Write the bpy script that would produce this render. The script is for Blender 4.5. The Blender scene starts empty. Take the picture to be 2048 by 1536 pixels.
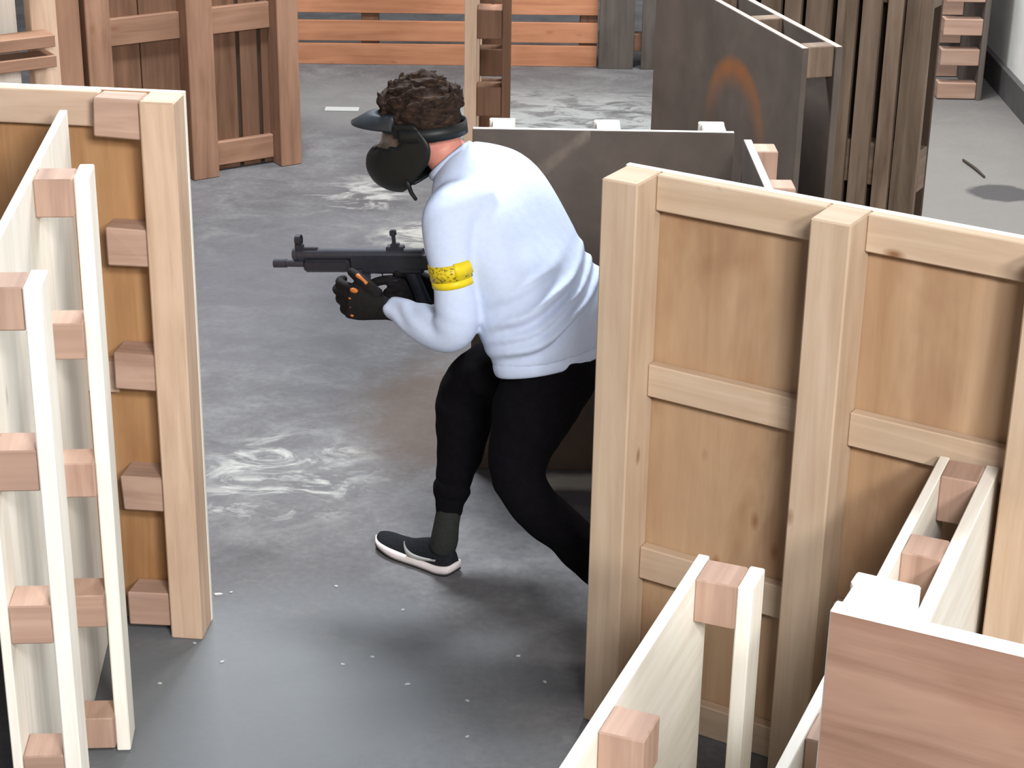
import bpy, bmesh, math, random
from mathutils import Vector, Matrix, noise

SC = bpy.context.scene
COL = SC.collection
R = math.radians
random.seed(7)

# ------------------------------------------------------------------ camera
FPX, CAMH, PITCH, ROLL = 3918.0, 2.8, R(23.3), math.atan2(150, 9182)
_f = Vector((0, math.cos(PITCH), -math.sin(PITCH)))
_r0 = Vector((1, 0, 0)); _u0 = _r0.cross(_f)
_r = _r0 * math.cos(ROLL) + _u0 * math.sin(ROLL)
_u = _u0 * math.cos(ROLL) - _r0 * math.sin(ROLL)
CAMP = Vector((0, 0, CAMH))
cd = bpy.data.cameras.new('camera'); cam = bpy.data.objects.new('camera', cd); COL.objects.link(cam)
cd.sensor_width = 36; cd.lens = 36 * FPX / 2048
cd.clip_start = .05; cd.clip_end = 100
m = Matrix((_r, _u, -_f)).transposed().to_4x4(); m.translation = CAMP
cam.matrix_world = m
SC.camera = cam


def at(x, y, Y):
    """world point at depth Y that the photo shows at pixel x, y (used to measure the figure)"""
    d = _f + (x - 1024) / FPX * _r - (y - 768) / FPX * _u
    return CAMP + d * (Y / d.y)


# ------------------------------------------------------------------ world, lights, exposure
SC.view_settings.view_transform = 'Standard'
SC.view_settings.look = 'None'
SC.view_settings.gamma = 1
SC.view_settings.use_curve_mapping = False
SC.view_settings.exposure = -0.30
w = bpy.data.worlds.new('world'); SC.world = w; w.use_nodes = True
bg = w.node_tree.nodes['Background']; bg.inputs[0].default_value = (.80, .88, 1.0, 1); bg.inputs[1].default_value = .20


def area(name, loc, target, sx, sy, power, color):
    ld = bpy.data.lights.new(name, 'AREA'); ld.shape = 'RECTANGLE'; ld.size = sx; ld.size_y = sy
    ld.energy = power; ld.color = color
    o = bpy.data.objects.new(name, ld); COL.objects.link(o); o.location = loc
    o.rotation_euler = (Vector(target) - Vector(loc)).to_track_quat('-Z', 'Y').to_euler()
    return o


area('ceiling_lamp_back', (-.75, 7.5, 5.0), (-.2, 5.2, 0), 1.2, .7, 560, (.90, .95, 1.0))
area('ceiling_lamp_front', (2.3, -2.6, 4.3), (.3, 4.2, .5), 1.2, .6, 440, (1.0, .96, .90))
area('ceiling_lamp_far', (1.6, 9.8, 5.2), (.5, 9.6, 0), 2.0, 1.0, 380, (1.0, .97, .92))
area('fill_lamp_left', (.9, -.6, 4.2), (-1.0, 4.2, .8), 1.2, .6, 330, (.98, .98, 1.0))  # added fill that brightens the white pallet at left; no known fixture


# ------------------------------------------------------------------ materials
def newmat(name, rough=.6, spec=.3):
    mt = bpy.data.materials.new(name); mt.use_nodes = True
    nt = mt.node_tree; b = nt.nodes['Principled BSDF']
    b.inputs['Roughness'].default_value = rough
    b.inputs['Specular IOR Level'].default_value = spec
    return mt, nt, b


def N(nt, typ, **kw):
    n = nt.nodes.new(typ)
    for k, v in kw.items():
        if k == 'inp':
            for kk, vv in v.items(): n.inputs[kk].default_value = vv
        else: setattr(n, k, v)
    return n


def srgb(*c):
    return tuple(((v / 255) / 12.92 if v / 255 <= .04045 else ((v / 255 + .055) / 1.055) ** 2.4) for v in c) + (1,)


def math_n(nt, op, a, b=None, clamp=False):
    n = nt.nodes.new('ShaderNodeMath'); n.operation = op; n.use_clamp = clamp
    for i, v in enumerate((a, b)):
        if v is None: continue
        if isinstance(v, (int, float)): n.inputs[i].default_value = v
        else: nt.links.new(v, n.inputs[i])
    return n.outputs[0]


def mixc(nt, fac, a, b, mode='MIX'):
    n = nt.nodes.new('ShaderNodeMix'); n.data_type = 'RGBA'; n.blend_type = mode
    if isinstance(fac, (int, float)): n.inputs[0].default_value = fac
    else: nt.links.new(fac, n.inputs[0])
    for i, v in ((6, a), (7, b)):
        if isinstance(v, tuple): n.inputs[i].default_value = v
        else: nt.links.new(v, n.inputs[i])
    return n.outputs[2]


def ramp(nt, fac, stops):
    n = nt.nodes.new('ShaderNodeValToRGB')
    e = n.color_ramp.elements
    while len(e) < len(stops): e.new(.5)
    for el, (p, c) in zip(e, stops):
        el.position = p; el.color = c if isinstance(c, tuple) else (c, c, c, 1)
    nt.links.new(fac, n.inputs[0]); return n.outputs[0]


def noise_n(nt, vec, scale, detail=4, rough=.55, dist=0.0):
    n = nt.nodes.new('ShaderNodeTexNoise'); n.inputs['Scale'].default_value = scale
    n.inputs['Detail'].default_value = detail; n.inputs['Roughness'].default_value = rough
    n.inputs['Distortion'].default_value = dist
    nt.links.new(vec, n.inputs['Vector']); return n.outputs[0]


def mapping(nt, vec, scale, loc=(0, 0, 0)):
    n = nt.nodes.new('ShaderNodeMapping'); n.inputs['Scale'].default_value = scale; n.inputs['Location'].default_value = loc
    nt.links.new(vec, n.inputs[0]); return n.outputs[0]


def wood(name, light, dark, knot=.5, grain=1.0, rough=.65, var=.10, stain=0.0, stain_col=(90, 60, 40)):
    """grain runs along U of the box UVs (metres along the longest side)"""
    mt, nt, b = newmat(name, rough, .25)
    uv = N(nt, 'ShaderNodeTexCoord').outputs['UV']
    g = noise_n(nt, mapping(nt, uv, (1.6 * grain, 26 * grain, 1)), 1.0, 5, .6, .6)
    g2 = noise_n(nt, mapping(nt, uv, (2.2, 5.5, 1)), 1.0, 3, .5, .8)
    f = math_n(nt, 'ADD', math_n(nt, 'MULTIPLY', g, .6), math_n(nt, 'MULTIPLY', g2, .4))
    c = ramp(nt, f, [(.32, srgb(*dark)), (.62, srgb(*light))])
    # knots
    v = N(nt, 'ShaderNodeTexVoronoi'); v.feature = 'F1'; v.inputs['Scale'].default_value = 1.0
    nt.links.new(mapping(nt, uv, (4.2, 9.0, 1)), v.inputs['Vector'])
    k = ramp(nt, v.outputs['Distance'], [(.03, 1.0), (.13, 0.0)])
    keep = math_n(nt, 'GREATER_THAN', noise_n(nt, mapping(nt, uv, (3, 6, 1), (3, 9, 0)), 1.0, 0), .50)
    kf = math_n(nt, 'MULTIPLY', math_n(nt, 'MULTIPLY', k, keep), knot)
    c = mixc(nt, kf, c, srgb(118, 78, 46))
    if stain:
        s = noise_n(nt, mapping(nt, uv, (1.6, 3.4, 1), (5, 2, 0)), 1.3, 4, .6, .4)
        c = mixc(nt, math_n(nt, 'MULTIPLY', ramp(nt, s, [(.50, 0.0), (.68, 1.0)]), stain), c, srgb(*stain_col))
    oi = N(nt, 'ShaderNodeObjectInfo').outputs['Random']
    hs = N(nt, 'ShaderNodeHueSaturation')
    nt.links.new(math_n(nt, 'ADD', math_n(nt, 'MULTIPLY', oi, 2 * var), 1 - var), hs.inputs['Value'])
    nt.links.new(c, hs.inputs['Color'])
    nt.links.new(hs.outputs[0], b.inputs['Base Color'])
    bp = N(nt, 'ShaderNodeBump', inp={'Strength': .25, 'Distance': .002})
    nt.links.new(g, bp.inputs['Height']); nt.links.new(bp.outputs[0], b.inputs['Normal'])
    return mt


PALE = wood('pale_spruce', (242, 238, 228), (222, 214, 200), .35, var=.03)
BLOCK = wood('block_wood', (182, 152, 134), (148, 118, 102), .35, var=.10)
PINE = wood('pine_lumber', (190, 168, 145), (168, 142, 117), .9, var=.04)
PLY = wood('plywood_tan', (178, 148, 118), (150, 118, 88), .7, grain=.5, var=.02, stain=.45, stain_col=(120, 80, 52))
PLYN = wood('plywood_pinkish', (152, 122, 104), (112, 82, 68), .85, grain=.7, var=.02, stain=.3, stain_col=(128, 84, 62))
PLYA = wood('plywood_brown', (182, 140, 98), (140, 98, 62), .8, grain=.5, var=.02)
OLD = wood('aged_red_pine', (156, 120, 98), (122, 90, 70), .5, var=.06)
OLDD = wood('aged_dark_board', (124, 92, 72), (90, 64, 48), .5, var=.08)
FENCE = wood('orange_pine', (192, 134, 100), (158, 104, 75), .4, var=.05)
SLAT = wood('weathered_slat', (126, 108, 92), (80, 64, 52), .4, var=.16)
OLDP = wood('aged_pale_pine', (212, 184, 160), (180, 150, 126), .7, var=.05)
GREYB = wood('grey_weathered_board', (96, 88, 82), (70, 63, 58), .3, var=.06)
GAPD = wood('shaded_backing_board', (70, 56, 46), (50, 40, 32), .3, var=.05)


def film(name, kind=None):
    """dark brown film-faced plywood, optional paint mark in the sheet's own coordinates"""
    mt, nt, b = newmat(name, .5, .3)
    oc = N(nt, 'ShaderNodeTexCoord').outputs['Object']
    n1 = noise_n(nt, oc, 5, 5, .6)
    c = ramp(nt, n1, [(.3, srgb(76, 68, 63)), (.7, srgb(96, 86, 79))])
    sep = N(nt, 'ShaderNodeSeparateXYZ'); nt.links.new(oc, sep.inputs[0])
    x, z = sep.outputs['X'], sep.outputs['Z']
    if kind == 'arch':
        # sprayed orange arch, open at the bottom
        dx = math_n(nt, 'DIVIDE', math_n(nt, 'SUBTRACT', x, .50), .27)
        dz = math_n(nt, 'DIVIDE', math_n(nt, 'SUBTRACT', z, .94), .27)
        r = math_n(nt, 'SQRT', math_n(nt, 'ADD', math_n(nt, 'MULTIPLY', dx, dx), math_n(nt, 'MULTIPLY', dz, dz)))
        ringf = ramp(nt, r, [(.55, 0.0), (.80, .62), (.88, .62), (1.04, 0.0)])
        up = ramp(nt, dz, [(0.0, .12), (.75, 1.0)])
        nz = noise_n(nt, oc, 9, 4, .6)
        mk = math_n(nt, 'MULTIPLY', math_n(nt, 'MULTIPLY', ringf, up), ramp(nt, nz, [(.2, .5), (.6, 1.0)]))
        c = mixc(nt, mk, c, srgb(158, 92, 34))
    if kind == 'scuff':
        # pale diagonal rub mark
        d = math_n(nt, 'ABSOLUTE', math_n(nt, 'SUBTRACT', math_n(nt, 'SUBTRACT', z, 1.01), math_n(nt, 'MULTIPLY', math_n(nt, 'SUBTRACT', x, .20), .85)))
        ln = ramp(nt, d, [(.008, 1.0), (.03, 0.0)])
        nz = noise_n(nt, oc, 12, 4, .6)
        inx = math_n(nt, 'MULTIPLY', math_n(nt, 'GREATER_THAN', x, .13), math_n(nt, 'LESS_THAN', x, .36))
        mk = math_n(nt, 'MULTIPLY', math_n(nt, 'MULTIPLY', ln, inx), ramp(nt, nz, [(.35, .05), (.65, .42)]))
        c = mixc(nt, mk, c, srgb(150, 138, 124))
    nt.links.new(c, b.inputs['Base Color'])
    return mt


FILM, FILM_ARCH, FILM_SCUFF = film('film_faced_plywood'), film('film_plywood_arch', 'arch'), film('film_plywood_scuff', 'scuff')


def plain(name, rgb, rough=.6, spec=.3, nscale=0, namt=.1, bump=0.0):
    mt, nt, b = newmat(name, rough, spec)
    c = srgb(*rgb)
    if nscale:
        oc = N(nt, 'ShaderNodeTexCoord').outputs['Object']
        n1 = noise_n(nt, oc, nscale, 4, .6)
        lo = tuple(v * (1 - namt) for v in c[:3]) + (1,); hi = tuple(min(1, v * (1 + namt)) for v in c[:3]) + (1,)
        nt.links.new(ramp(nt, n1, [(.3, lo), (.7, hi)]), b.inputs['Base Color'])
        if bump:
            bp = N(nt, 'ShaderNodeBump', inp={'Strength': bump, 'Distance': .004})
            nt.links.new(n1, bp.inputs['Height']); nt.links.new(bp.outputs[0], b.inputs['Normal'])
    else: b.inputs['Base Color'].default_value = c
    return mt


SHIRT = plain('white_cotton', (190, 202, 226), .85, .15, 60, .03, .15)
BLACKC = plain('black_jersey', (13, 12, 15), .95, .05, 40, .2, .2)
SOCK = plain('charcoal_knit', (42, 44, 42), .9, .1, 220, .25, .4)
SKIN = plain('skin', (206, 138, 122), .5, .35, 30, .08)
GLOVE = plain('black_glove_fabric', (20, 17, 18), .8, .2, 120, .3, .3)
ORANGE = plain('orange_rubber', (176, 100, 36), .5, .4, 80, .2)
YELLOW = plain('yellow_tape', (224, 200, 28), .45, .35, 40, .08)
YELLOWT, _nt, _b = newmat('yellow_tape_smudged', .45, .35)
_oc = N(_nt, 'ShaderNodeTexCoord').outputs['Object']
_nt.links.new(ramp(_nt, noise_n(_nt, mapping(_nt, _oc, (1, 1, 1.6)), 95, 3, .6), [(.50, srgb(214, 190, 30)), (.60, srgb(120, 104, 28))]), _b.inputs['Base Color'])
GUNM = plain('black_gun_plastic', (34, 35, 42), .45, .4, 60, .15)
GUNG = plain('dark_steel', (44, 46, 56), .35, .5, 60, .15)
MASKM = plain('black_mask_plastic', (20, 23, 23), .5, .35, 40, .15)
VISOR = plain('dark_grey_visor', (46, 50, 56), .4, .4, 40, .15)
SHOE = plain('black_knit_shoe', (26, 28, 32), .85, .15, 150, .3, .3)
SOLE = plain('white_foam_sole', (214, 206, 206), .7, .25, 30, .05)
OUTS = plain('dark_outsole', (48, 46, 46), .8, .2)
MARK = plain('grey_shoe_mark', (150, 150, 148), .5, .3)
EYEW = plain('eye_white', (230, 228, 224), .3, .5)
WALLM = plain('whitewashed_wall', (232, 232, 228), .8, .2, 3, .12)
BASEM = plain('dark_grey_base', (88, 86, 86), .8, .2, 5, .2)
CHIP = plain('white_paint_chip', (176, 178, 176), .6, .3)
STICKM = plain('dark_stick', (70, 62, 54), .8, .2)
HAIR, _nt, _b = newmat('dark_brown_hair', .85, .12)
_oc = N(_nt, 'ShaderNodeTexCoord').outputs['Object']
_nt.links.new(ramp(_nt, noise_n(_nt, mapping(_nt, _oc, (1, 1, 2.5)), 38, 4, .6, .8), [(.35, srgb(28, 21, 19)), (.62, srgb(58, 44, 36)), (.80, srgb(92, 74, 60))]), _b.inputs['Base Color'])
LENS, _nt, _b = newmat('tinted_lens', .15, .5)
_b.inputs['Base Color'].default_value = srgb(120, 110, 98)
_b.inputs['Alpha'].default_value = .45


def floor_material():
    mt, nt, b = newmat('worn_concrete', .7, .15)
    pos = N(nt, 'ShaderNodeNewGeometry').outputs['Position']
    n1 = noise_n(nt, pos, .9, 6, .6, .4)
    n2 = noise_n(nt, mapping(nt, pos, (1, 1.3, 1)), 5, 6, .65, .6)
    n3 = noise_n(nt, pos, 42, 3, .6)
    f = math_n(nt, 'ADD', math_n(nt, 'ADD', math_n(nt, 'MULTIPLY', n1, .5), math_n(nt, 'MULTIPLY', n2, .35)), math_n(nt, 'MULTIPLY', n3, .15))
    c = ramp(nt, f, [(.36, srgb(76, 75, 77)), (.5, srgb(98, 97, 99)), (.64, srgb(122, 122, 122))])
    # streaky pale worn film where the paint has rubbed off
    strk = noise_n(nt, mapping(nt, pos, (4.5, 7.5, 1)), 1.0, 6, .68, 1.2)

    def ell(cx, cy, rx, ry, rot=0.0, soft=.45):
        mp = N(nt, 'ShaderNodeMapping'); mp.vector_type = 'TEXTURE'
        mp.inputs['Location'].default_value = (cx, cy, 0); mp.inputs['Rotation'].default_value = (0, 0, rot)
        mp.inputs['Scale'].default_value = (rx, ry, 1)
        nt.links.new(pos, mp.inputs[0])
        sp = N(nt, 'ShaderNodeVectorMath'); sp.operation = 'MULTIPLY'; sp.inputs[1].default_value = (1, 1, 0)
        nt.links.new(mp.outputs[0], sp.inputs[0])
        ln = N(nt, 'ShaderNodeVectorMath'); ln.operation = 'LENGTH'; nt.links.new(sp.outputs[0], ln.inputs[0])
        wob = math_n(nt, 'ADD', ln.outputs['Value'], math_n(nt, 'MULTIPLY', math_n(nt, 'SUBTRACT', n2, .5), .9))
        return ramp(nt, wob, [(soft, 1.0), (1.0, 0.0)])

    def patch(c, e, col, amt, streak=None):
        fac = math_n(nt, 'MULTIPLY', e, amt)
        if streak: fac = math_n(nt, 'MULTIPLY', fac, ramp(nt, strk, [(streak, 0.0), (streak + .12, 1.0)]))
        return mixc(nt, fac, c, srgb(*col))

    c = patch(c, ell(2.3, 8.9, 1.1, 2.2), (124, 121, 117), .8)
    c = patch(c, ell(-.65, 4.35, .8, .75), (112, 116, 119), .8)
    c = patch(c, ell(-.28, 6.25, .34, .65), (86, 72, 62), .6)
    c = patch(c, ell(-.9, 7.4, .7, 1.2), (94, 93, 97), .6)
    c = patch(c, ell(-.75, 5.7, .36, .42), (164, 164, 160), .9, .50)
    c = patch(c, ell(-.42, 8.1, .22, .24), (166, 164, 158), .85, .42)
    c = patch(c, ell(-.72, 8.7, .28, .3), (160, 158, 154), .8, .5)
    c = patch(c, ell(.3, 9.9, 1.0, .9), (152, 155, 154), .85, .40)
    c = patch(c, ell(-.9, 10.3, .6, .6), (124, 123, 122), .6)
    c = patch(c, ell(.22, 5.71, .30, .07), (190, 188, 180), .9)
    c = patch(c, ell(2.30, 8.88, .17, .15, 0, .8), (72, 70, 72), .9)
    nt.links.new(c, b.inputs['Base Color'])
    nt.links.new(ramp(nt, n2, [(.3, .62), (.7, .85)]), b.inputs['Roughness'])
    bp = N(nt, 'ShaderNodeBump', inp={'Strength': .15, 'Distance': .01})
    nt.links.new(n3, bp.inputs['Height']); nt.links.new(bp.outputs[0], b.inputs['Normal'])
    return mt


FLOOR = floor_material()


# ------------------------------------------------------------------ mesh helpers
def link(name, me, mat, parent=None):
    o = bpy.data.objects.new(name, me); COL.objects.link(o)
    if mat: me.materials.append(mat)
    if parent: o.parent = parent
    return o


def tag(o, label, cat, group=None):
    o['label'] = label; o['category'] = cat
    if group: o['group'] = group
    return o


def empty(name, label, cat, loc=(0, 0, 0), rz=0.0, group=None):
    o = bpy.data.objects.new(name, None); COL.objects.link(o); o.empty_display_size = .1
    o.location = loc; o.rotation_euler = (0, 0, rz)
    return tag(o, label, cat, group)


def add_box(bm, lo, hi, bev=.003, jit=0.0):
    """bevelled box; UV: U runs along the longest side, in metres"""
    lo, hi = Vector(lo), Vector(hi)
    c, d = (lo + hi) / 2, hi - lo
    uvl = bm.loops.layers.uv.get('UVMap') or bm.loops.layers.uv.new('UVMap')
    before = set(bm.faces)
    r = bmesh.ops.create_cube(bm, size=1.0)
    vs = r['verts']
    for v in vs:
        v.co = Vector((v.co.x * d.x, v.co.y * d.y, v.co.z * d.z)) + c
        if jit: v.co += Vector((random.uniform(-jit, jit), random.uniform(-jit, jit), random.uniform(-jit, jit)))
    if bev:
        es = list(set(e for v in vs for e in v.link_edges))
        bmesh.ops.bevel(bm, geom=es, offset=min(bev, min(d) * .3), segments=1, affect='EDGES')
    fs = [f for f in bm.faces if f not in before]
    la = max(range(3), key=lambda i: d[i])
    others = [i for i in range(3) if i != la]
    ou, ov = random.uniform(0, 40), random.uniform(0, 40)
    for f in fs:
        f.normal_update()
        na = max(range(3), key=lambda i: abs(f.normal[i])) if f.normal.length > 0 else 0
        for lp in f.loops:
            p = lp.vert.co
            if na == la: lp[uvl].uv = (p[others[0]] * .3 + ou, p[others[1]] + ov)
            else:
                o = others[0] if na == others[1] else others[1]
                lp[uvl].uv = (p[la] + ou, p[o] + ov + (7 if na == others[0] else 0))


def box(name, lo, hi, mat, parent=None, bev=.003, jit=0.0, tilt=0.0, edge=None):
    bm = bmesh.new(); add_box(bm, lo, hi, bev, jit)
    bm.normal_update()
    if tilt:
        c = (Vector(lo) + Vector(hi)) / 2
        bmesh.ops.rotate(bm, verts=bm.verts, cent=c, matrix=Matrix.Rotation(tilt, 3, 'Z'))
    if edge:      # raw plies show on the sheet's rim
        dark = mat.name.startswith('film')
        for f in bm.faces:
            if f.normal.z > .9 or (not dark and abs(f.normal.y) < .9): f.material_index = 1
    me = bpy.data.meshes.new(name); bm.to_mesh(me); bm.free()
    o = link(name, me, mat, parent)
    if edge: me.materials.append(edge)
    return o


# ------------------------------------------------------------------ barricade builders
def yb(side, a, b):
    return (a, b) if side > 0 else (-b, -a)


def pallet_wall(name, label, O, u, side, L, H, T, mats, cols, rows, boards=(), cap=True, blk=(.10, .095),
                sheet_t=.02, board_t=.028, board_w=.10, group=None, inset=.006, sheets=None, back_sheet=None, rim=None):
    """upright pallet: a sheet on one face, columns of blocks, outer boards. cols = s of each column's start."""
    rz = math.atan2(u[1], u[0])
    e = empty(name, label, 'barricade', (O[0], O[1], 0), rz, group)
    ms, mb, mo = mats
    y0, y1 = yb(side, 0, sheet_t)
    for (a, b) in (sheets or [(0, L)]):
        box('sheet', (a, y0, 0), (b, y1, H), ms, e, .002, edge=rim or PALE)
    y0, y1 = yb(side, sheet_t + .0005, T - board_t - .0005)
    for s in cols:
        for z in rows:
            j = random.uniform(-.006, .006)
            top = z + blk[1] / 2
            if z == max(rows): j = 0
            box('block', (s + inset + random.uniform(0, .006), y0, z - blk[1] / 2 + j), (s + blk[0] - random.uniform(0, .006), y1, top + j), mb, e, .003)
    y0, y1 = yb(side, T - board_t, T)
    if back_sheet: box('sheet', (0, y0, 0), (L, y1, H - .002), back_sheet, e, .002, edge=rim or PALE)
    for s in boards:
        box('board', (s, y0, .005), (s + board_w, y1, H - .002 - random.uniform(0, .004)), mo, e, .003)
    return e


def frame_panel(name, label, O, u, side, L, H, T, mats, posts, rails, rail_t=.032, sheet_t=.018, sheets=None, group=None, x0=0.0, blocks=None, backing=None, rim=None):
    """sheet with a framing of posts and rails on one face"""
    rz = math.atan2(u[1], u[0])
    e = empty(name, label, 'barricade', (O[0], O[1], 0), rz, group)
    ms, mp, mr = mats
    y0, y1 = yb(side, 0, sheet_t)
    for (a, b) in (sheets or [(x0, L)]):
        box('sheet', (a, y0, 0), (b, y1, H), ms, e, .002, edge=rim or PALE)
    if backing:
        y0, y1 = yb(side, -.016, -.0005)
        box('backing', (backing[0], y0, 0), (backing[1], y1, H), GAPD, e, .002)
    y0, y1 = yb(side, sheet_t + .0005, T)
    for (a, b) in posts:
        box('post', (a, y0, 0), (b, y1, H - .001), mp, e, .004)
    y0, y1 = yb(side, sheet_t + .0005, sheet_t + rail_t)
    ps = sorted(posts)
    if blocks:
        b0, b1, bh, zs = blocks
        ya, yc = yb(side, sheet_t + .0005, T - .012)
        for i, z in enumerate(zs):
            box('block', (b0, ya, z - bh / 2 + .005), (b1 - random.uniform(0, .012), yc, min(z + bh / 2, H - .001)), BLOCK, e, .004, jit=.004)
        ps = [(ps[0][0], b1)] + ps[1:]
    for (z0, z1) in rails:
        for (a, b) in zip(ps[:-1], ps[1:]):
            if b[0] - a[1] < .05: continue
            box('rail', (a[1] + .0005, y0, z0), (b[0] - .0005, y1, z1 - .001), mr, e, .003)
    return e


# ------------------------------------------------------------------ setting
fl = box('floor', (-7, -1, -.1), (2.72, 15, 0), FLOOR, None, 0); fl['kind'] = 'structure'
wr = box('wall_right', (2.72, -1, -.1), (2.95, 15, 3.2), WALLM, None, 0); wr['kind'] = 'structure'
bs = box('baseboard_right', (2.685, -1, 0), (2.7195, 15, .16), BASEM, None, .002); bs['kind'] = 'structure'

# ------------------------------------------------------------------ barricades, near to far
# tall plywood panel seen from its framed side, right of the person
frame_panel('framed_barricade', 'large tan plywood barricade with pale posts and rails, right of the person',
            (.2555, 4.45), (.859, -.512), -1, 1.13, 1.46, .144, (PLY, PINE, PINE),
            [(.018, .112), (.535, .63), (1.02, 1.115)], [(0, .09), (.40, .49), (.90, .985), (1.372, 1.46)], x0=.014)

# left foreground: framed panel and the pallet wall standing against it
frame_panel('framed_barricade', 'pale framed plywood barricade at the left edge, behind the ladder-like upright pallet',
            (-.83, 4.80), (-.99, .1), 1, 1.25, 1.52, .122, (PLYA, OLDP, OLDP),
            [(0.0, .088), (.62, .71), (1.16, 1.25)], [(.70, .79), (1.43, 1.52)],
            blocks=(.089, .21, .105, (.075, .43, .785, 1.13, 1.4675)))
W_ROWS = (.066, .41, .768, 1.115, 1.4555)
pallet_wall('upright_pallet', 'ladder-like upright pallet with white edges and open block columns, left foreground',
            (-1.118, 4.655), (.075, -1), 1, 1.235, 1.505, .140, (PALE, BLOCK, PALE),
            (.455, 1.13), W_ROWS, (.435, 1.135), board_t=.034, blk=(.1, .088))

# right foreground
pallet_wall('upright_pallet', 'low upright pallet with white edges and hollow core, bottom centre-right foreground',
            (.394, 3.606), (-.3615, -.932), 1, 1.31, .87, .143, (PALE, BLOCK, PALE),
            (.0, .60, 1.2), (.055, .818), (.0, 1.2), board_t=.032, blk=(.107, .10), sheet_t=.024)
pallet_wall('upright_pallet', 'narrow upright pallet leaning its far end on the tan panel, behind the near brown board',
            (.957, 3.955), (-.3855, -.9227), 1, 1.36, .94, .133, (PALE, BLOCK, PALE),
            (.0, .385, 1.12), (.06, .46, .885), (), sheet_t=.022, blk=(.105, .11), board_t=.03, back_sheet=PALE)
pallet_wall('upright_pallet', 'brown grained plywood barricade with stacked end block, bottom right corner',
            (.444, 2.364), (.904, -.4276), 1, 1.6, 1.45, .133, (PLYN, PALE, PALE),
            (.0, .70), (.05, .5, .95, 1.40), (.0, .70), sheet_t=.032, board_t=.034, board_w=.094, blk=(.094, .095))

# middle: dark film-faced pallets
pallet_wall('upright_pallet', 'dark brown film-faced pallet with pale top edge, directly behind the person',
            (-.133, 5.795), (1, .0), 1, .80, 1.15, .14, (FILM_SCUFF, PALE, PALE),
            (.05, .375, .70), (.05, .6, 1.098), (.05, .375, .70), blk=(.08, .095), board_t=.02, board_w=.08)
pallet_wall('upright_pallet', 'short dark pallet running towards the camera from the right end of the film-faced one',
            (.690, 5.76), (.02, -1), 1, .80, 1.14, .125, (FILM, BLOCK, PALE),
            (.0, .36, .68), (.05, .55, 1.08), (), blk=(.1, .1), board_t=.03, sheet_t=.026)
pallet_wall('upright_pallet', 'tall dark film-faced pallet with a sprayed orange arch, upper right',
            (.894, 6.064), (-.296, .955), -1, 1.28, 1.35, .140, (FILM_ARCH, SLAT, SLAT),
            (.0, .40, .78, 1.18), (.05, .68, 1.30), (), blk=(.07, .10), sheet_t=.022, board_t=.024, back_sheet=FILM, rim=OLDP)


def slatted(name, label, O, u, L, H, slats, rails, mats, group=None, depth=.10, horizontal=False, backing=False):
    rz = math.atan2(u[1], u[0])
    e = empty(name, label, 'barricade', (O[0], O[1], 0), rz, group)
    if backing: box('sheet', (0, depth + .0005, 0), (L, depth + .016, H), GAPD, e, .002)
    for (a, b) in slats:
        if horizontal: box('board', (0, 0, a), (L, .022, b), mats[0], e, .002)
        else: box('slat', (a, 0, 0), (b, .022, H - random.uniform(0, .01)), mats[0], e, .002)
    for (a, b) in rails:
        if horizontal: box('post', (a, .0225, 0), (b, depth, H), mats[1], e, .003)
        else: box('rail', (0, .0225, a), (L, depth, b), mats[1], e, .003)
    return e


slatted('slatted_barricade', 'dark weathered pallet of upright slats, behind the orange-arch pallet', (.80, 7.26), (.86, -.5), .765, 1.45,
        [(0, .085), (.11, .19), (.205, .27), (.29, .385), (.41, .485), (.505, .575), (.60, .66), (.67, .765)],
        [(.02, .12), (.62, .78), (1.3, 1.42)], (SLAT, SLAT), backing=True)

# tall end-on pallet behind the person's head
pallet_wall('upright_pallet', 'upright pallet seen end-on behind the back of the head, blocks with lit tops',
            (-.195, 7.1), (0, 1), -1, 1.2, 1.42, .168, (OLDP, OLDD, OLDD),
            (.0, .6, 1.1), (.06, .335, .61, .88, 1.17), (.0, .6, 1.1), blk=(.1, .11), sheet_t=.045, board_t=.03, rim=OLDP)

# far back fences of horizontal boards
HB = [(0.0, .122), (.138, .255), (.300, .42), (.436, .553), (.60, .72), (.736, .853), (.9, 1.02)]
slatted('board_fence', 'orange-brown fence of horizontal boards, back left of the end-on pallet', (-1.55, 11.13), (1, .02), 1.40, 1.02, HB,
        [(.0, .1), (.65, .75), (1.3, 1.4)], (FENCE, OLDD), horizontal=True)
slatted('board_fence', 'orange-brown fence of horizontal boards, back right of the end-on pallet', (-.14, 11.16), (1, .02), .60, 1.02, HB,
        [(.0, .1), (.5, .6)], (FENCE, OLDD), horizontal=True)
slatted('slatted_barricade', 'grey weathered board barricade, far back beside the orange fence', (.468, 11.13), (1, .0), .62, 1.1,
        [(0, .20), (.245, .42), (.43, .62)], [(.1, .2), (.8, .9)], (GREYB, OLDD))

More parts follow.
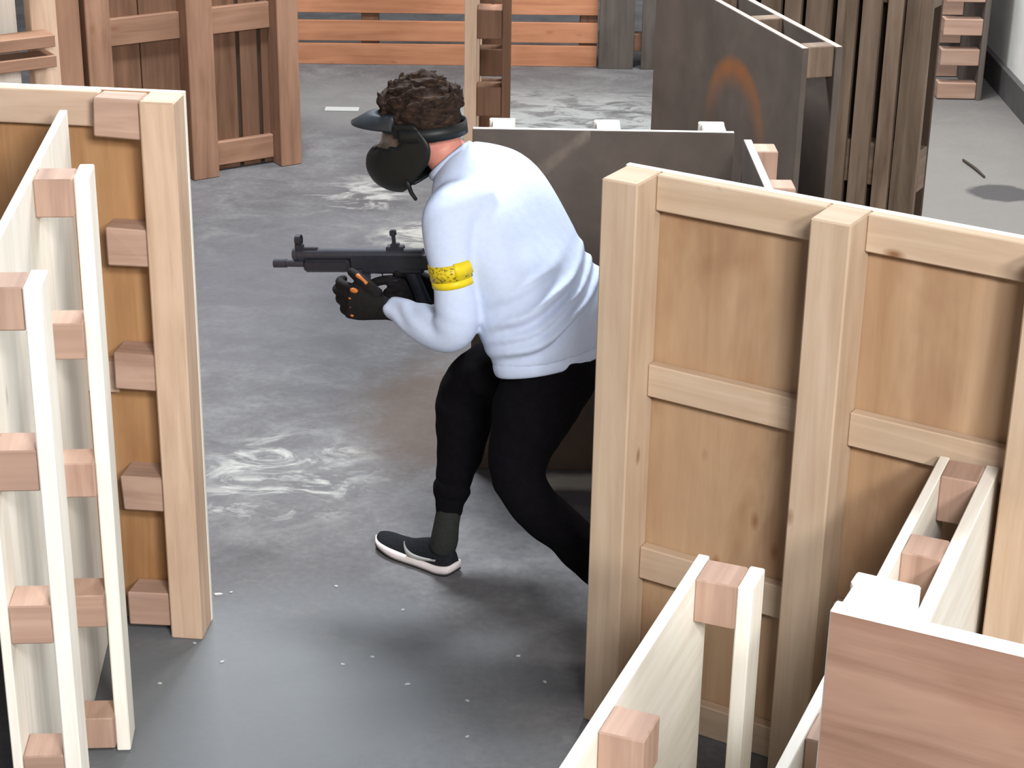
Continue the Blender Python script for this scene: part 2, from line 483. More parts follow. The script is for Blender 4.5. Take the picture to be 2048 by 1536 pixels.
# upper left framed barricades
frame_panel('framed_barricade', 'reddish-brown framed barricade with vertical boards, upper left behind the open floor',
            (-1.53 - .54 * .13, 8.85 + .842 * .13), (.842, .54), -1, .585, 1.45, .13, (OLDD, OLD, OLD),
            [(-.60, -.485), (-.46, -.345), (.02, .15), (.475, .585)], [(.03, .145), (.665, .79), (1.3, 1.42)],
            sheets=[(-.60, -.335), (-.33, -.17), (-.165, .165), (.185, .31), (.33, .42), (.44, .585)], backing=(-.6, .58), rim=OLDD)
e = empty('rail_barricade', 'open barricade of horizontal rails, top left corner of the view', 'barricade', (-2.95, 7.584, 0), math.atan2(.54, .842))
for (a, b) in ((.0, .09), (.55, .64), (1.11, 1.225)):
    box('post', (a, .1205, 0), (b, .20, 1.3), OLDP if a > .5 else OLD, e)
for (a, b) in ((.03, .10), (.40, .455), (.703, .754), (.790, .842), (1.15, 1.25)):
    box('rail', (-.0, .0, a), (1.17, .12, b), OLD, e)
box('sheet', (.0, .2005, 0), (1.075, .22, 1.3), PALE, e, .002)

# far right stack against the wall
pallet_wall('upright_pallet', 'pallet standing end-on against the right wall, top right corner',
            (2.56, 10.56), (0, 1), 1, 1.2, 1.4, .27, (GREYB, BLOCK, BLOCK), (.0, .5, 1.08), (.05, .24, .405, .5825, .76, .94, 1.12, 1.3), (),
            blk=(.1, .088), sheet_t=.03, rim=GREYB)


# ------------------------------------------------------------------ person: shape helpers
def catmull(p0, p1, p2, p3, t):
    return .5 * ((2 * p1) + (-p0 + p2) * t + (2 * p0 - 5 * p1 + 4 * p2 - p3) * t * t + (-p0 + 3 * p1 - 3 * p2 + p3) * t ** 3)


def smooth_list(L, n):
    out = []
    for i in range(len(L) - 1):
        a = L[max(0, i - 1)]; b = L[i]; c = L[i + 1]; d = L[min(len(L) - 1, i + 2)]
        for k in range(n):
            t = k / n
            out.append(tuple(catmull(a[j], b[j], c[j], d[j], t) for j in range(len(b))))
    out.append(L[-1]); return out


def loft(bm, rings, cap=True):
    vr = [[bm.verts.new(p) for p in r] for r in rings]
    n = len(rings[0])
    for a, b in zip(vr[:-1], vr[1:]):
        for i in range(n):
            bm.faces.new((a[i], a[(i + 1) % n], b[(i + 1) % n], b[i]))
    if cap:
        bm.faces.new(list(reversed(vr[0]))); bm.faces.new(vr[-1])


def tube(bm, pts, n=20, sub=5, squash=None):
    """pts: (Vector, radius[, radius2]); round caps are left to the remesh"""
    L = [(p[0], p[1]) for p in pts]
    L = smooth_list(L, sub)
    up = None; rings = []
    for i, (c, r) in enumerate(L):
        t = (L[min(i + 1, len(L) - 1)][0] - L[max(i - 1, 0)][0]).normalized()
        if up is None:
            up = Vector((0, 0, 1)) if abs(t.z) < .9 else Vector((0, 1, 0))
        sx = t.cross(up).normalized(); up = sx.cross(t).normalized()
        rings.append([c + (sx * math.cos(2 * math.pi * k / n) + up * math.sin(2 * math.pi * k / n)) * r for k in range(n)])
    # rounded ends
    c0, r0 = L[0]; t0 = (L[1][0] - c0).normalized(); c1, r1 = L[-1]; t1 = (c1 - L[-2][0]).normalized()
    pre = [[c0 - t0 * r0 * .45 + (p - c0) * .6 for p in rings[0]]]
    post = [[c1 + t1 * r1 * .45 + (p - c1) * .6 for p in rings[-1]]]
    loft(bm, pre + rings + post)


def ellipsoid(bm, c, rad, frame=None, seg=24):
    r = bmesh.ops.create_uvsphere(bm, u_segments=seg, v_segments=seg // 2, radius=1)
    for v in r['verts']:
        p = Vector((v.co.x * rad[0], v.co.y * rad[1], v.co.z * rad[2]))
        if frame: p = frame @ p
        v.co = Vector(c) + p


def bake(name, bm, mat, parent=None, voxel=0.0, smooth=0, sub=0, disp=None, solid=0.0, dec=0.0):
    bmesh.ops.recalc_face_normals(bm, faces=bm.faces)
    me = bpy.data.meshes.new(name); bm.to_mesh(me); bm.free()
    o = bpy.data.objects.new(name, me); COL.objects.link(o)
    if solid:
        md = o.modifiers.new('s', 'SOLIDIFY'); md.thickness = solid; md.offset = 0
    if voxel:
        md = o.modifiers.new('r', 'REMESH'); md.mode = 'VOXEL'; md.voxel_size = voxel; md.adaptivity = 0
    if smooth:
        md = o.modifiers.new('k', 'SMOOTH'); md.factor = .5; md.iterations = smooth
    if sub:
        md = o.modifiers.new('u', 'SUBSURF'); md.levels = md.render_levels = sub
    if o.modifiers:
        dg = bpy.context.evaluated_depsgraph_get()
        nm = bpy.data.meshes.new_from_object(o.evaluated_get(dg)); o.modifiers.clear(); o.data = nm
        bpy.data.meshes.remove(me); me = nm; me.name = name
    if disp:
        nrm = [v.normal.copy() for v in me.vertices]
        for v, n in zip(me.vertices, nrm): v.co += n * disp(v.co)
    for p in me.polygons: p.use_smooth = True
    me.materials.clear(); me.materials.append(mat)
    if parent: o.parent = parent
    return o


# ------------------------------------------------------------------ person: pose
YAW = R(35)
F = Vector((-math.cos(YAW), math.sin(YAW), 0)); Lf = Vector((-math.sin(YAW), -math.cos(YAW), 0))   # facing, and his left
# torso sections: pixel of the chest side, pixel of the back side, depth, half width
TORSO = [((882, 336), (938, 293), 5.18, .068), ((870, 392), (1006, 306), 5.16, .150), ((897, 468), (1080, 364), 5.13, .200),
         ((930, 558), (1137, 455), 5.09, .205), ((952, 620), (1184, 543), 5.05, .192), ((965, 662), (1207, 620), 5.02, .186),
         ((992, 726), (1204, 688), 5.00, .176)]
tor = []
for (fa, fb, Yd, b) in TORSO:
    c = at((fa[0] + fb[0]) / 2, (fa[1] + fb[1]) / 2, Yd)
    hw = math.hypot(fa[0] - fb[0], fa[1] - fb[1]) / 2 / 716
    a = math.sqrt(max(hw * hw - (math.sin(YAW) * b) ** 2, .0025)) / math.cos(YAW)
    tor.append((c, a, b))


def torso_rings(off=0.0, n=36, lo=0, hi=None):
    cs = smooth_list([(Vector(t[0]), t[1], t[2]) for t in tor[lo:hi]], 5)
    rings = []
    for i, (c, a, b) in enumerate(cs):
        t = (cs[max(i - 1, 0)][0] - cs[min(i + 1, len(cs) - 1)][0]).normalized()
        fr = (F - t * F.dot(t)).normalized(); lf = t.cross(fr).normalized()
        if lf.dot(Lf) < 0: lf = -lf
        ring = []
        for k in range(n):
            th = 2 * math.pi * k / n
            ct, st = math.cos(th), math.sin(th)
            e = 2 / 2.35
            ring.append(c + fr * (a + off) * math.copysign(abs(ct) ** e, ct) + lf * (b + off) * math.copysign(abs(st) ** e, st))
        rings.append(ring)
    return rings


L_ARM = [(at(955, 405, 5.06), .080), (at(903, 428, 4.99), .078), (at(898, 485, 4.95), .068), (at(907, 560, 4.93), .056), (at(914, 630, 4.93), .060),
         (at(900, 662, 4.95), .060), (at(850, 648, 5.00), .056), (at(800, 622, 5.06), .038), (at(778, 615, 5.085), .031)]
R_ARM = [(at(985, 400, 5.22), .080), (at(1020, 420, 5.30), .076), (at(1010, 500, 5.36), .066), (at(985, 580, 5.40), .058), (at(935, 590, 5.34), .050), (at(890, 588, 5.26), .034)]
R_LEG = [(at(1100, 722, 5.05), .125), (at(1040, 728, 5.12), .105), (at(960, 752, 5.20), .086), (at(930, 798, 5.23), .084), (at(926, 850, 5.20), .080), (at(919, 905, 5.17), .069),
         (at(909, 955, 5.14), .056), (at(903, 985, 5.13), .050), (at(897, 1022, 5.115), .035)]
L_LEG = [(at(1118, 722, 4.98), .125), (at(1082, 790, 4.94), .120), (at(1055, 850, 4.91), .108), (at(1038, 905, 4.89), .088), (at(1038, 955, 4.87), .076), (at(1065, 1005, 4.84), .066),
         (at(1120, 1055, 4.79), .066), (at(1190, 1122, 4.73), .062), (at(1245, 1178, 4.68), .052), (at(1275, 1212, 4.65), .044)]
HEADC = at(842, 230, 5.20)
hy, hp = R(24), R(7)
HX = Vector((-math.cos(hy) * math.cos(hp), math.sin(hy) * math.cos(hp), -math.sin(hp)))
HY = Vector((-math.sin(hy), -math.cos(hy), 0)); HZ = HX.cross(HY)
HM = Matrix((HX, HY, HZ)).transposed()


def hd(x, y, z): return HEADC + HM @ Vector((x, y, z))


def slim(L, k, e=0.0): return [(p, max(r * k - e, .018)) for p, r in L]


# ------------------------------------------------------------------ person: body (one continuous mesh)
bm = bmesh.new()
loft(bm, torso_rings(-.022))
tube(bm, [(at(930, 350, 5.165), .068), (at(905, 322, 5.18), .062), (at(878, 292, 5.195), .058), (hd(-.03, 0, -.05), .062)])
tube(bm, slim(L_ARM, .72)); tube(bm, slim(R_ARM, .72)); tube(bm, slim(R_LEG, .74) + [(at(893, 1058, 5.105), .028), (at(888, 1085, 5.105), .026)])
tube(bm, slim(L_LEG, .74) + [(at(1290, 1230, 4.63), .034)])
ellipsoid(bm, tor[-1][0] - Vector((0, 0, .03)), (.12, .12, .13))
ellipsoid(bm, hd(0, 0, .0), (.098, .076, .098), HM)
ellipsoid(bm, hd(.040, 0, -.065), (.062, .058, .075), HM)
ellipsoid(bm, hd(.055, 0, -.112), (.042, .036, .030), HM)          # chin
ellipsoid(bm, hd(.104, 0, -.045), (.020, .012, .026), HM)          # nose
ellipsoid(bm, hd(.098, 0, -.082), (.012, .022, .007), HM)          # lips
for s in (-1, 1):
    ellipsoid(bm, hd(-.008, s * .078, -.035), (.018, .012, .030), HM)  # ears
person = bake('person', bm, SKIN, voxel=.008, smooth=4)
tag(person, 'person in white sweatshirt and black joggers, crouching forward with a gun, wearing a black mask', 'person')
for s in (-1, 1):
    bm = bmesh.new(); ellipsoid(bm, hd(.083, s * .030, -.018), (.013, .013, .013), HM, 16)
    ey = bake('eye', bm, EYEW, person)
    bm = bmesh.new(); ellipsoid(bm, hd(.0945, s * .030, -.018), (.003, .006, .006), HM, 12)
    bake('iris', bm, OUTS, ey)

# sweatshirt


def shirt_folds(p):
    # diagonal pull folds gathering low on the back, soft ripples elsewhere
    body = max(0.0, min(1.0, (1.06 - p.z) / .10)) * max(0.0, min(1.0, (p.x + .09) / .08))
    q = p.z - .62 * p.x + .02 * noise.noise(p * 6)
    a = 0.0
    for q0, amp, wd in ((.800, .020, .016), (.772, -.012, .014), (.842, .010, .011), (.865, -.007, .012), (.893, .012, .014), (.935, -.006, .02), (.965, .007, .016)):
        a += amp * math.exp(-((q - q0) / wd) ** 2) * (.75 + .7 * noise.noise(p * 5 + Vector((q0 * 9, 1, 2))))
    a *= body
    # crumples on the bent sleeve
    arm = max(0.0, 1 - abs(p.z - .86) / .10) * max(0.0, min(1.0, (-.08 - p.x) / .06))
    a += .0035 * arm * math.sin((p.z + .7 * p.x) * 80 + 5 * noise.noise(p * 7)) * (.5 + noise.noise(p * 9))
    return a + .0045 * noise.noise(p * 6)


bm = bmesh.new()
loft(bm, torso_rings(0))
tube(bm, L_ARM[:-1] + [(at(782, 616, 5.08), .034)]); tube(bm, R_ARM)
shirt = bake('sweatshirt', bm, SHIRT, person, voxel=.0075, smooth=7, disp=shirt_folds)
# ribbed waistband below the folds
c, a, b = tor[-1]
bm = bmesh.new()
rr = torso_rings(0, 48, 5)
last, prev = rr[-1], rr[-2]
cen = sum(last, Vector()) / len(last); tdir = (cen - sum(prev, Vector()) / len(prev)).normalized()
rings = []
for k, (dz, sc) in enumerate(((-.02, .90), (-.012, .985), (.006, 1.0), (.022, .985), (.032, .95), (.030, .86))):
    rings.append([cen + tdir * dz + (p - cen) * sc * (1 + .006 * (i % 2)) for i, p in enumerate(last)])
loft(bm, rings, cap=False)
bake('waistband', bm, SHIRT, shirt, sub=1)
bm = bmesh.new()   # neckline rib
cc = at(903, 322, 5.18); tt = (at(878, 290, 5.195) - at(930, 352, 5.165)).normalized()
sx = tt.cross(Vector((0, 0, 1))).normalized(); sy = sx.cross(tt)
rings = []
for k in range(28):
    th = 2 * math.pi * k / 28; dr = sx * math.cos(th) + sy * math.sin(th)
    rings.append([cc + dr * (.070 + .007 * math.cos(q)) + tt * .012 * math.sin(q) for q in [2 * math.pi * j / 8 for j in range(8)]])
rings.append(rings[0]); loft(bm, rings, cap=False)
bmesh.ops.remove_doubles(bm, verts=bm.verts, dist=1e-5)
bake('collar', bm, SHIRT, shirt)

# yellow tape band on the left upper arm
i0 = at(903, 540, 4.935); i1 = at(909, 572, 4.93); ax = (i1 - i0).normalized()
sx = ax.cross(Vector((0, 1, 0))).normalized(); sy = sx.cross(ax)


def band(name, s0, s1, rad, mat, parent, th0=0.0, th1=2 * math.pi, n=32):
    bm = bmesh.new(); rings = []
    for k in range(n + 1):
        th = th0 + (th1 - th0) * k / n
        dr = sx * math.cos(th) + sy * math.sin(th)
        rr_ = rad * (1 + .03 * math.sin(3 * th))
        rings.append([i0 + ax * s + dr * (rr_ + o) for s, o in ((s0, 0), (s1, .0), (s1, -.006), (s0, -.006))])
    loft(bm, rings, cap=(th1 - th0) < 6.2)
    bmesh.ops.remove_doubles(bm, verts=bm.verts, dist=1e-5)
    return bake(name, bm, mat, parent)


arm_band = band('armband', -.024, .020, .0615, YELLOWT, person)
band('tape_end', -.028, .010, .0645, YELLOW, arm_band, R(-78), R(5), 12)
band('lower_wrap', .019, .040, .0600, YELLOW, arm_band)

# joggers
def leg_folds(p): return .006 * noise.noise(p * 9) + .004 * noise.noise(p * 22)


bm = bmesh.new()
loft(bm, torso_rings(-.03, 36, 4))
ellipsoid(bm, tor[-1][0] + Vector((.0, 0, -.055)), (.13, .145, .125))
tube(bm, R_LEG[:-1] + [(at(902, 985, 5.13), .046), (at(898, 1026, 5.115), .036)])
tube(bm, L_LEG)
jog = bake('joggers', bm, BLACKC, person, voxel=.008, smooth=6, disp=leg_folds)
bm = bmesh.new()   # gathered ring above the right cuff
tube(bm, [(at(908, 962, 5.135), .050), (at(904, 976, 5.13), .057), (at(902, 990, 5.127), .052), (at(900, 1004, 5.12), .044), (at(897, 1026, 5.115), .038)])
bake('ankle_cuff', bm, BLACKC, jog, voxel=.006, smooth=3, disp=lambda p: .003 * noise.noise(p * 40))

# shoes
def shoe(name, heel, fwd, up, parent, mark):
    fx = Vector(fwd).normalized(); lf = Vector(up).cross(fx).normalized(); uz = fx.cross(lf).normalized()
    M = Matrix((fx, lf, uz)).transposed(); H0 = Vector(heel)

    def P(x, y, z): return H0 + M @ Vector((x, y, z))
    #        x     hw    top   spring
    prof = [(.000, .022, .070, .012), (.012, .032, .092, .006), (.045, .038, .098, .0), (.085, .039, .096, .0), (.125, .041, .082, .0), (.165, .045, .066, .0),
            (.205, .048, .060, .002), (.245, .044, .056, .008), (.275, .034, .052, .014), (.293, .016, .046, .020)]
    prof = smooth_list(prof, 3)
    bm = bmesh.new(); rings = []
    for (x, hw, top, sp) in prof:
        ring = []
        for k in range(20):
            th = 2 * math.pi * k / 20
            yy = math.cos(th); zz = math.sin(th)
            zb = sp + .018; h = top - zb
            z = zb + h * max(zz, -.15) if zz > 0 else zb + .01 * zz
            tape = 1 - .38 * max(zz, 0) ** 1.5
            ring.append(P(x, hw * .96 * yy * tape, z))
        rings.append(ring)
    loft(bm, rings)
    up_ = bake(name, bm, SHOE, parent, sub=1)
    bm = bmesh.new(); rings = []
    for (x, hw, top, sp) in prof:
        xx = x * 1.02 - .004
        rings.append([P(xx, hw * 1.10 * a, sp + .006 + (z - .006) * (1 - .45 * max(0, (x - .20) / .092))) for a, z in ((-.96, .006), (-1.02, .016), (-.98, .029), (0, .031), (.98, .029), (1.02, .016), (.96, .006), (0, .006))])
    loft(bm, rings)
    so = bake('sole', bm, SOLE, up_)
    bm = bmesh.new(); rings = []
    for (x, hw, top, sp) in prof:
        xx = x * 1.03 - .005
        rings.append([P(xx, hw * 1.04 * a, sp + z) for a, z in ((-1, .0), (-1, .0065), (0, .0065), (1, .0065), (1, .0), (0, .0))])
    loft(bm, rings)
    bake('outsole', bm, OUTS, up_)
    if mark:
        # curved tick on the side that faces the camera
        bm = bmesh.new()
        def yo(x):
            for a, b_ in zip(prof[:-1], prof[1:]):
                if a[0] <= x <= b_[0]: return a[1] + (b_[1] - a[1]) * (x - a[0]) / max(b_[0] - a[0], 1e-6)
            return .04
        crv = smooth_list([(.045, .046, .002), (.09, .037, .004), (.128, .034, .007), (.150, .042, .008), (.160, .058, .005), (.162, .070, .002)], 4)
        rings = []
        for (x, z, hwid) in crv:
            y = yo(x) * (1.0 - .16 * max(0, (z - .03) / .05))
            rings.append([P(x, y + o, z + q * hwid) for q, o in ((-1, -.004), (-1, .0025), (1, .0015), (1, -.004))])
        loft(bm, rings)
        bake('side_mark', bm, MARK, up_)
    return up_


shoe('shoe', (-.160, 5.075, 0), (-.79, .61, 0), (0, 0, 1), person, True)
ft = Vector((-.62, .36, -.70)).normalized()
shoe('shoe', (.425, 4.575, .205), ft, (.6, -.4, .6), person, True)
bm = bmesh.new()
tube(bm, [(at(899, 1015, 5.115), .037), (at(893, 1048, 5.105), .038), (at(889, 1078, 5.10), .041), (at(885, 1095, 5.105), .040)])
bake('sock', bm, SOCK, person, voxel=.006, smooth=2)
bm = bmesh.new()
tube(bm, [(at(1268, 1204, 4.66), .042), (at(1285, 1226, 4.64), .041), (at(1298, 1246, 4.62), .040)])
bake('sock', bm, SOCK, person, voxel=.006, smooth=2)


# gloves: palm, four unequal bent fingers, thumb from the side of the palm
def glove(wrist, dirv, back, thumb_side, curls, spread=.021, sc=1.0, thumb=(.55, .35, .3), pads=(1, 1, 1, 1)):
    d = Vector(dirv).normalized(); bk = Vector(back); bk = (bk - d * bk.dot(d)).normalized()
    lat = Vector(thumb_side); lat = (lat - d * lat.dot(d) - bk * lat.dot(bk)).normalized()
    W0 = Vector(wrist)
    bm = bmesh.new()
    # palm loft
    secs = [(.0, .028, .022), (.025, .034, .021), (.055, .042, .019), (.085, .045, .017), (.098, .043, .014)]
    rings = []
    for (x, hw, ht) in smooth_list(secs, 3):
        rings.append([W0 + d * x * sc + lat * hw * sc * math.cos(t) + bk * ht * sc * math.sin(t) for t in [2 * math.pi * k / 20 for k in range(20)]])
    loft(bm, rings)
    tube(bm, [(W0 - d * .035, .030), (W0 + d * .012, .030)])          # cuff
    tips = []
    lens = [(.045, .027, .022), (.050, .031, .024), (.046, .029, .023), (.036, .022, .020)]
    for i in range(4):
        off = (1.5 - i) * spread * sc
        p = W0 + d * (.092 - .006 * abs(i - 1)) * sc + lat * off
        ang = 0.0; pts = [(p - d * .02 * sc, .0115 * sc)]
        knuck = None
        for j in range(3):
            ang += curls[i][j]
            v = d * math.cos(ang) - bk * math.sin(ang)
            pts.append((p, .0122 * sc - .0008 * j))
            if j == 0: k0 = p + bk * .009 * sc
            if j == 1: k1 = p.copy(); k1v = v.copy()
            p = p + v * lens[i][j] * sc
        pts.append((p, .0095 * sc))
        L = []
        tube(bm, pts, 12, 3)
        nv = (bk * math.cos(ang) + d * math.sin(ang))
        tips.append((k0, k1, p, d, nv))
    p = W0 + d * .028 * sc + lat * .030 * sc
    v = (d * math.cos(thumb[0]) + lat * math.sin(thumb[0])).normalized()
    pts = [(p, .017 * sc)]
    p = p + v * .036 * sc; pts.append((p, .0145 * sc)); tj = p.copy()
    v = (v + -bk * thumb[1] + d * .3).normalized(); p = p + v * .032 * sc; pts.append((p, .0128 * sc)); tm = p.copy()
    v = (v + -bk * thumb[2] + d * .2).normalized(); p = p + v * .024 * sc; pts.append((p, .0105 * sc))
    tube(bm, pts, 12, 3)
    g = bake('glove', bm, GLOVE, person, voxel=.0042, smooth=2)
    for i, (k0, k1, tp, dd, nv) in enumerate(tips):
        q = pads[i]
        if not q: continue
        bm = bmesh.new(); ellipsoid(bm, k0 + bk * .002, (.011 * sc * q, .007 * sc * q, .0055 * sc), Matrix((d, lat, bk)).transposed(), 14)
        bake('knuckle_pad', bm, ORANGE, g)
    bm = bmesh.new()
    tube(bm, [(tj + bk * .0075 * sc + lat * .006, .007), (tm + bk * .0065 * sc + lat * .006, .007)], 10, 3)
    bake('thumb_pad', bm, ORANGE, g)
    return g, tips


CUR = [(.55, .75, .6), (.65, .85, .6), (.7, .9, .6), (.75, .9, .6)]
gl_l, tips_l = glove(at(774, 618, 5.09), (-.93, .10, .16), (-.10, -1, .10), (0, 0, 1), CUR, sc=1.14, pads=(1, .5, .6, .5))
CUR2 = [(.25, .35, .3), (.9, 1.15, .7), (.95, 1.2, .7), (1.0, 1.2, .7)]
gl_r, tips_r = glove(at(876, 585, 5.235), (-.95, -.10, .06), (.05, 1, .05), (0, 0, 1), CUR2, thumb=(.45, .8, .3), sc=1.2, pads=(1, .0, .0, .6))

# ------------------------------------------------------------------ head wear
def hair_disp(p):
    q = HM.transposed() @ (p - HEADC)
    return .005 * noise.noise(Vector((q.x * 22, q.y * 30, q.z * 55))) + .004 * noise.noise(q * 75)


bm = bmesh.new()
ellipsoid(bm, hd(-.004, 0, .022), (.110, .092, .080), HM, 40)
ellipsoid(bm, hd(-.045, 0, -.005), (.066, .084, .062), HM, 32)
ellipsoid(bm, hd(.060, 0, .040), (.062, .070, .042), HM, 24)
rnd = random.Random(3)
for k in range(110):      # swept locks standing off the crown
    th = rnd.uniform(0, 2 * math.pi); ph = rnd.uniform(-.25, 1.45)
    n = Vector((math.cos(th) * math.cos(ph), math.sin(th) * math.cos(ph), math.sin(ph)))
    b0 = Vector((-.004 + .104 * n.x, .086 * n.y,   .022 + .074 * n.z))
    sweep = Vector((-n.z * .5 - .35, .55 * rnd.uniform(-1, 1), .25)) ; sweep = (sweep - n * sweep.dot(n)).normalized()
    l = rnd.uniform(.030, .055); r0 = rnd.uniform(.008, .012)
    b1 = b0 + (n * .30 + sweep) * l * .5; b2 = b0 + (n * .22 + sweep * 1.2) * l
    tube(bm, [(hd(*b0), r0), (hd(*b1), r0 * .75), (hd(*b2), r0 * .28)], 8, 2)
hair = bake('hair', bm, HAIR, person, voxel=.0042, smooth=1, disp=hair_disp)

MASK_P = smooth_list([(-.004, .120, .093, -.02), (-.035, .126, .095, -.045), (-.062, .134, .094, -.058), (-.090, .147, .092, -.055), (-.115, .166, .088, -.042), (-.148, .172, .082, -.012),
                      (-.178, .160, .070, .020), (-.197, .142, .052, .050), (-.206, .122, .036, .068)], 3)


def mask_pt(row, ph, d=0.0):
    z, xf, w_, xc = row
    nose = .014 * math.exp(-(ph / .28) ** 2) * max(0, min(1, (-.07 - z) / .03))
    x = xc + (xf - xc + d + nose) * math.cos(ph); y = (w_ + d) * math.sin(ph)
    return hd(x, y, z)


bm = bmesh.new(); NP = 49
grid = [[bm.verts.new(mask_pt(r, R(-92) + R(184) * k / (NP - 1))) for k in range(NP)] for r in MASK_P]
for i in range(len(grid) - 1):
    for k in range(NP - 1):
        ph = R(-92) + R(184) * (k + .5) / (NP - 1); z = (MASK_P[i][0] + MASK_P[i + 1][0]) / 2
        lim = R(66) * math.sqrt(max(0, 1 - ((z + .056) / .032) ** 2)) if abs(z + .056) < .032 else 0
        if abs(ph) < lim: continue
        bm.faces.new((grid[i][k], grid[i][k + 1], grid[i + 1][k + 1], grid[i + 1][k]))
for v in [v for v in bm.verts if not v.link_faces]: bm.verts.remove(v)
mask = bake('face_mask', bm, MASKM, person, solid=.007)
bm = bmesh.new()
rows = [r for r in MASK_P if -.096 < r[0] < -.018]
g2 = [[bm.verts.new(mask_pt(r, R(-70) + R(140) * k / 30, -.008)) for k in range(31)] for r in rows]
for i in range(len(g2) - 1):
    for k in range(30): bm.faces.new((g2[i][k], g2[i][k + 1], g2[i + 1][k + 1], g2[i + 1][k]))
bake('lens', bm, LENS, mask, solid=.002)
bm = bmesh.new(); rings = []           # peak
for k in range(33):
    ph = R(-72) + R(144) * k / 32; c_, s_ = math.cos(ph), math.sin(ph)
    out = .090 * max(0, math.cos(ph * 1.15)) ** .8
    a = (.112 * c_ + .004, .090 * s_); b_ = ((.120 + out) * c_ + .004, (.092 + out * .35) * s_)
    rings.append([hd(a[0], a[1], .020), hd((a[0] + b_[0]) / 2, (a[1] + b_[1]) / 2, .010), hd(b_[0], b_[1], -.012 - .01 * (1 - c_)), hd(b_[0], b_[1], -.019 - .01 * (1 - c_)),
                  hd((a[0] + b_[0]) / 2, (a[1] + b_[1]) / 2, -.014), hd(a[0], a[1], -.016)])
loft(bm, rings)
bake('visor', bm, VISOR, mask)
bm = bmesh.new(); rings = []           # elastic strap round the back of the head
for k in range(49):
    ph = R(75) + R(210) * k / 48; c_, s_ = math.cos(ph), math.sin(ph)
    x, y = -.006 + .122 * c_, .101 * s_
    rings.append([hd(x, y, -.018 - .016 * (k / 48 if 0 else 0)), hd(x * .97, y * .97, -.018), hd(x * .97, y * .97, -.054), hd(x, y, -.054)])
loft(bm, rings)
bake('head_strap', bm, MASKM, mask)
bm = bmesh.new()
tube(bm, [(hd(.045, .062, -.165), .006), (at(815, 365, 5.13), .0065), (at(822, 384, 5.13), .006), (at(832, 399, 5.13), .005)], 10, 4)
bake('chin_strap', bm, MASKM, mask)

# ------------------------------------------------------------------ gun
GA, GB = at(548, 524, 5.28), at(862, 524, 5.175)        # muzzle, rear
gx = (GA - GB).normalized(); gy = Vector((0, 0, 1)).cross(gx).normalized(); gz = gx.cross(gy)
GM = Matrix((gx, gy, gz)).transposed(); GL = (GA - GB).length
gun = empty('submachine_gun', 'black replica submachine gun held in both gloved hands', 'gun', GB)


def gp(x, y, z): return GM @ Vector((x, y, z))         # gun axes -> parent space


def gbox(name, boxes, mat, bev=.003):
    bm = bmesh.new()
    for (lo, hi) in boxes: add_box(bm, lo, hi, bev)
    for v in bm.verts: v.co = GM @ v.co
    me = bpy.data.meshes.new(name); bm.to_mesh(me); bm.free()
    return link(name, me, mat, gun)


def gcyl(bm, x0, x1, r0, r1, z=0.0, y=0.0, n=16):
    rings = []
    for x, r in ((x0, r0), (x1, r1)):
        rings.append([gp(x, y + r * math.cos(2 * math.pi * k / n), z + r * math.sin(2 * math.pi * k / n)) for k in range(n)])
    loft(bm, rings)


def gmesh(name, fn, mat, bev=False):
    bm = bmesh.new(); fn(bm); bmesh.ops.recalc_face_normals(bm, faces=bm.faces)
    me = bpy.data.meshes.new(name); bm.to_mesh(me); bm.free()
    return link(name, me, mat, gun)


gbox('receiver', [((.0, -.017, -.020), (.235, .017, .022)), ((.02, -.019, -.030), (.20, .019, -.012))], GUNM, .005)
def _tube(bm):
    gcyl(bm, .02, .40, .0165, .0155, .024); gcyl(bm, .392, .405, .018, .018, .024)
gmesh('cocking_tube', _tube, GUNG)
gbox('handguard', [((.236, -.021, -.026), (.375, .021, .012))], GUNM, .008)
def _barrel(bm):
    gcyl(bm, .375, .435, .011, .010, -.004); gcyl(bm, .430, GL, .0125, .0125, -.004)
gmesh('barrel', _barrel, GUNG)
def _fs(bm):
    n = 20; rings = []
    for k in range(n + 1):
        th = 2 * math.pi * k / n
        rings.append([gp(.385 + dx, (.0135 + dr) * math.cos(th), .066 + (.0135 + dr) * math.sin(th)) for dx, dr in ((-.008, -.002), (-.008, .002), (.008, .002), (.008, -.002))])
    loft(bm, rings, cap=False); bmesh.ops.remove_doubles(bm, verts=bm.verts, dist=1e-6)
fs = gmesh('front_sight', _fs, GUNM)
gbox('front_sight_base', [((.372, -.006, .036), (.398, .006, .054)), ((.383, -.0015, .050), (.387, .0015, .070)), ((.33, -.006, .036), (.375, .006, .044))], GUNM, .002)
gbox('rear_sight', [((.075, -.012, .020), (.125, .012, .048)), ((.088, -.009, .045), (.112, .009, .056)), ((.098, -.006, .054), (.107, .006, .088)), ((.094, -.008, .078), (.111, .008, .094))], GUNM, .002)
gbox('stock', [((-.10, -.013, -.006), (.002, .013, .016)), ((-.115, -.016, -.05), (-.098, .016, .022))], GUNM, .004)
def _mag(bm):
    rings = []
    for k in range(9):
        t = k / 8; x = .205 + .028 * t * t; z = -.028 - .115 * t
        rings.append([gp(x + dx, dy, z + .1 * dx * t) for dx, dy in ((-.020, -.0115), (.020, -.0115), (.020, .0115), (-.020, .0115))])
    loft(bm, rings)
gmesh('magazine', _mag, GUNG)
def _grip(bm):
    rings = []
    for k in range(7):
        t = k / 6; x = .062 - .030 * t; z = -.026 - .092 * t
        rings.append([gp(x + .021 * math.cos(q), .0145 * math.sin(q), z) for q in [2 * math.pi * j / 14 for j in range(14)]])
    loft(bm, rings)
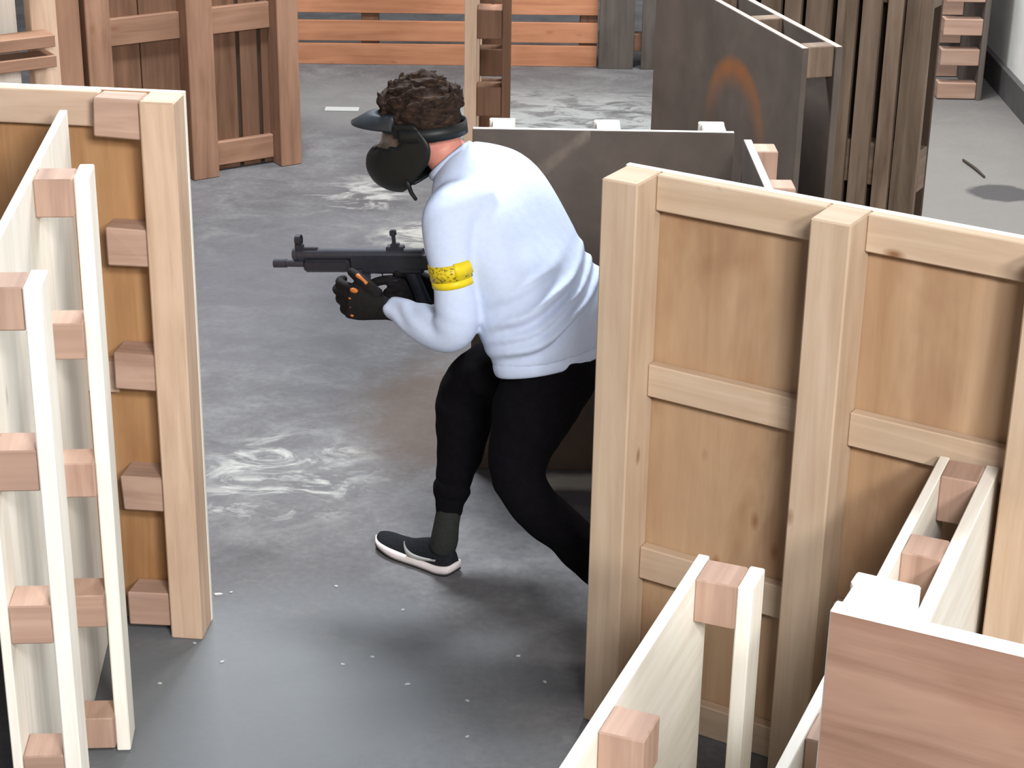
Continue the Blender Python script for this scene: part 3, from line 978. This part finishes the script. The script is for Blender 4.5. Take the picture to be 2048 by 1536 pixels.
gmesh('pistol_grip', _grip, GUNM)
def _tg(bm):
    pts = [(.092, -.030), (.094, -.048), (.108, -.056), (.135, -.055), (.146, -.045), (.148, -.030)]
    rings = [[gp(x, y, z + o) for y, o in ((-.005, -.0015), (.005, -.0015), (.005, .0015), (-.005, .0015))] for x, z in pts]
    loft(bm, rings)
gmesh('trigger_guard', _tg, GUNM)
gbox('trigger', [((.110, -.003, -.048), (.116, .003, -.030))], GUNG, .001)

# ------------------------------------------------------------------ bits on the floor
CH = [(-.837, 4.932), (-.446, 4.562), (-.368, 4.603), (-.265, 4.467), (-.103, 4.391), (-.921, 4.452), (-.771, 4.565), (.101, 4.49), (-.099, 4.223), (-.80, 4.945), (-.86, 4.66), (-.50, 4.99), (-.30, 4.86), (.03, 4.62)]
for i, (x, y) in enumerate(CH):
    bm = bmesh.new(); L = random.uniform(.006, .010) if i else .016
    pts = []
    k0 = random.uniform(0, 6)
    for k in range(6):
        a = k0 + k * math.pi / 3
        pts.append((math.cos(a) * L * random.uniform(.6, 1.1), math.sin(a) * L * .45 * random.uniform(.6, 1.1)))
    loft(bm, [[Vector((p[0], p[1], 0)) for p in pts], [Vector((p[0] * .9, p[1] * .9, .004)) for p in pts]])
    bmesh.ops.recalc_face_normals(bm, faces=bm.faces)
    me = bpy.data.meshes.new('paint_chip'); bm.to_mesh(me); bm.free()
    o = link('paint_chip', me, CHIP); o.location = (x, y, .0005); o.rotation_euler = (0, 0, random.uniform(-.6, .6))
    tag(o, 'tiny white chip lying on the grey concrete floor', 'chip', 'white chips on the floor')
o = box('paper_scrap', (-.09, -.035, .0005), (.09, .035, .006), CHIP, None, .001); o.location = (-.93, 10.16, 0)
tag(o, 'white scrap lying on the floor left of the masked head', 'scrap')
bm = bmesh.new()
tube(bm, [(Vector((2.222, 9.39, .008)), .006), (Vector((2.25, 9.25, .009)), .007), (Vector((2.268, 9.11, .008)), .005)], 8, 3)
st = bake('stick', bm, STICKM); tag(st, 'thin dark stick lying on the pale floor, upper right', 'stick')
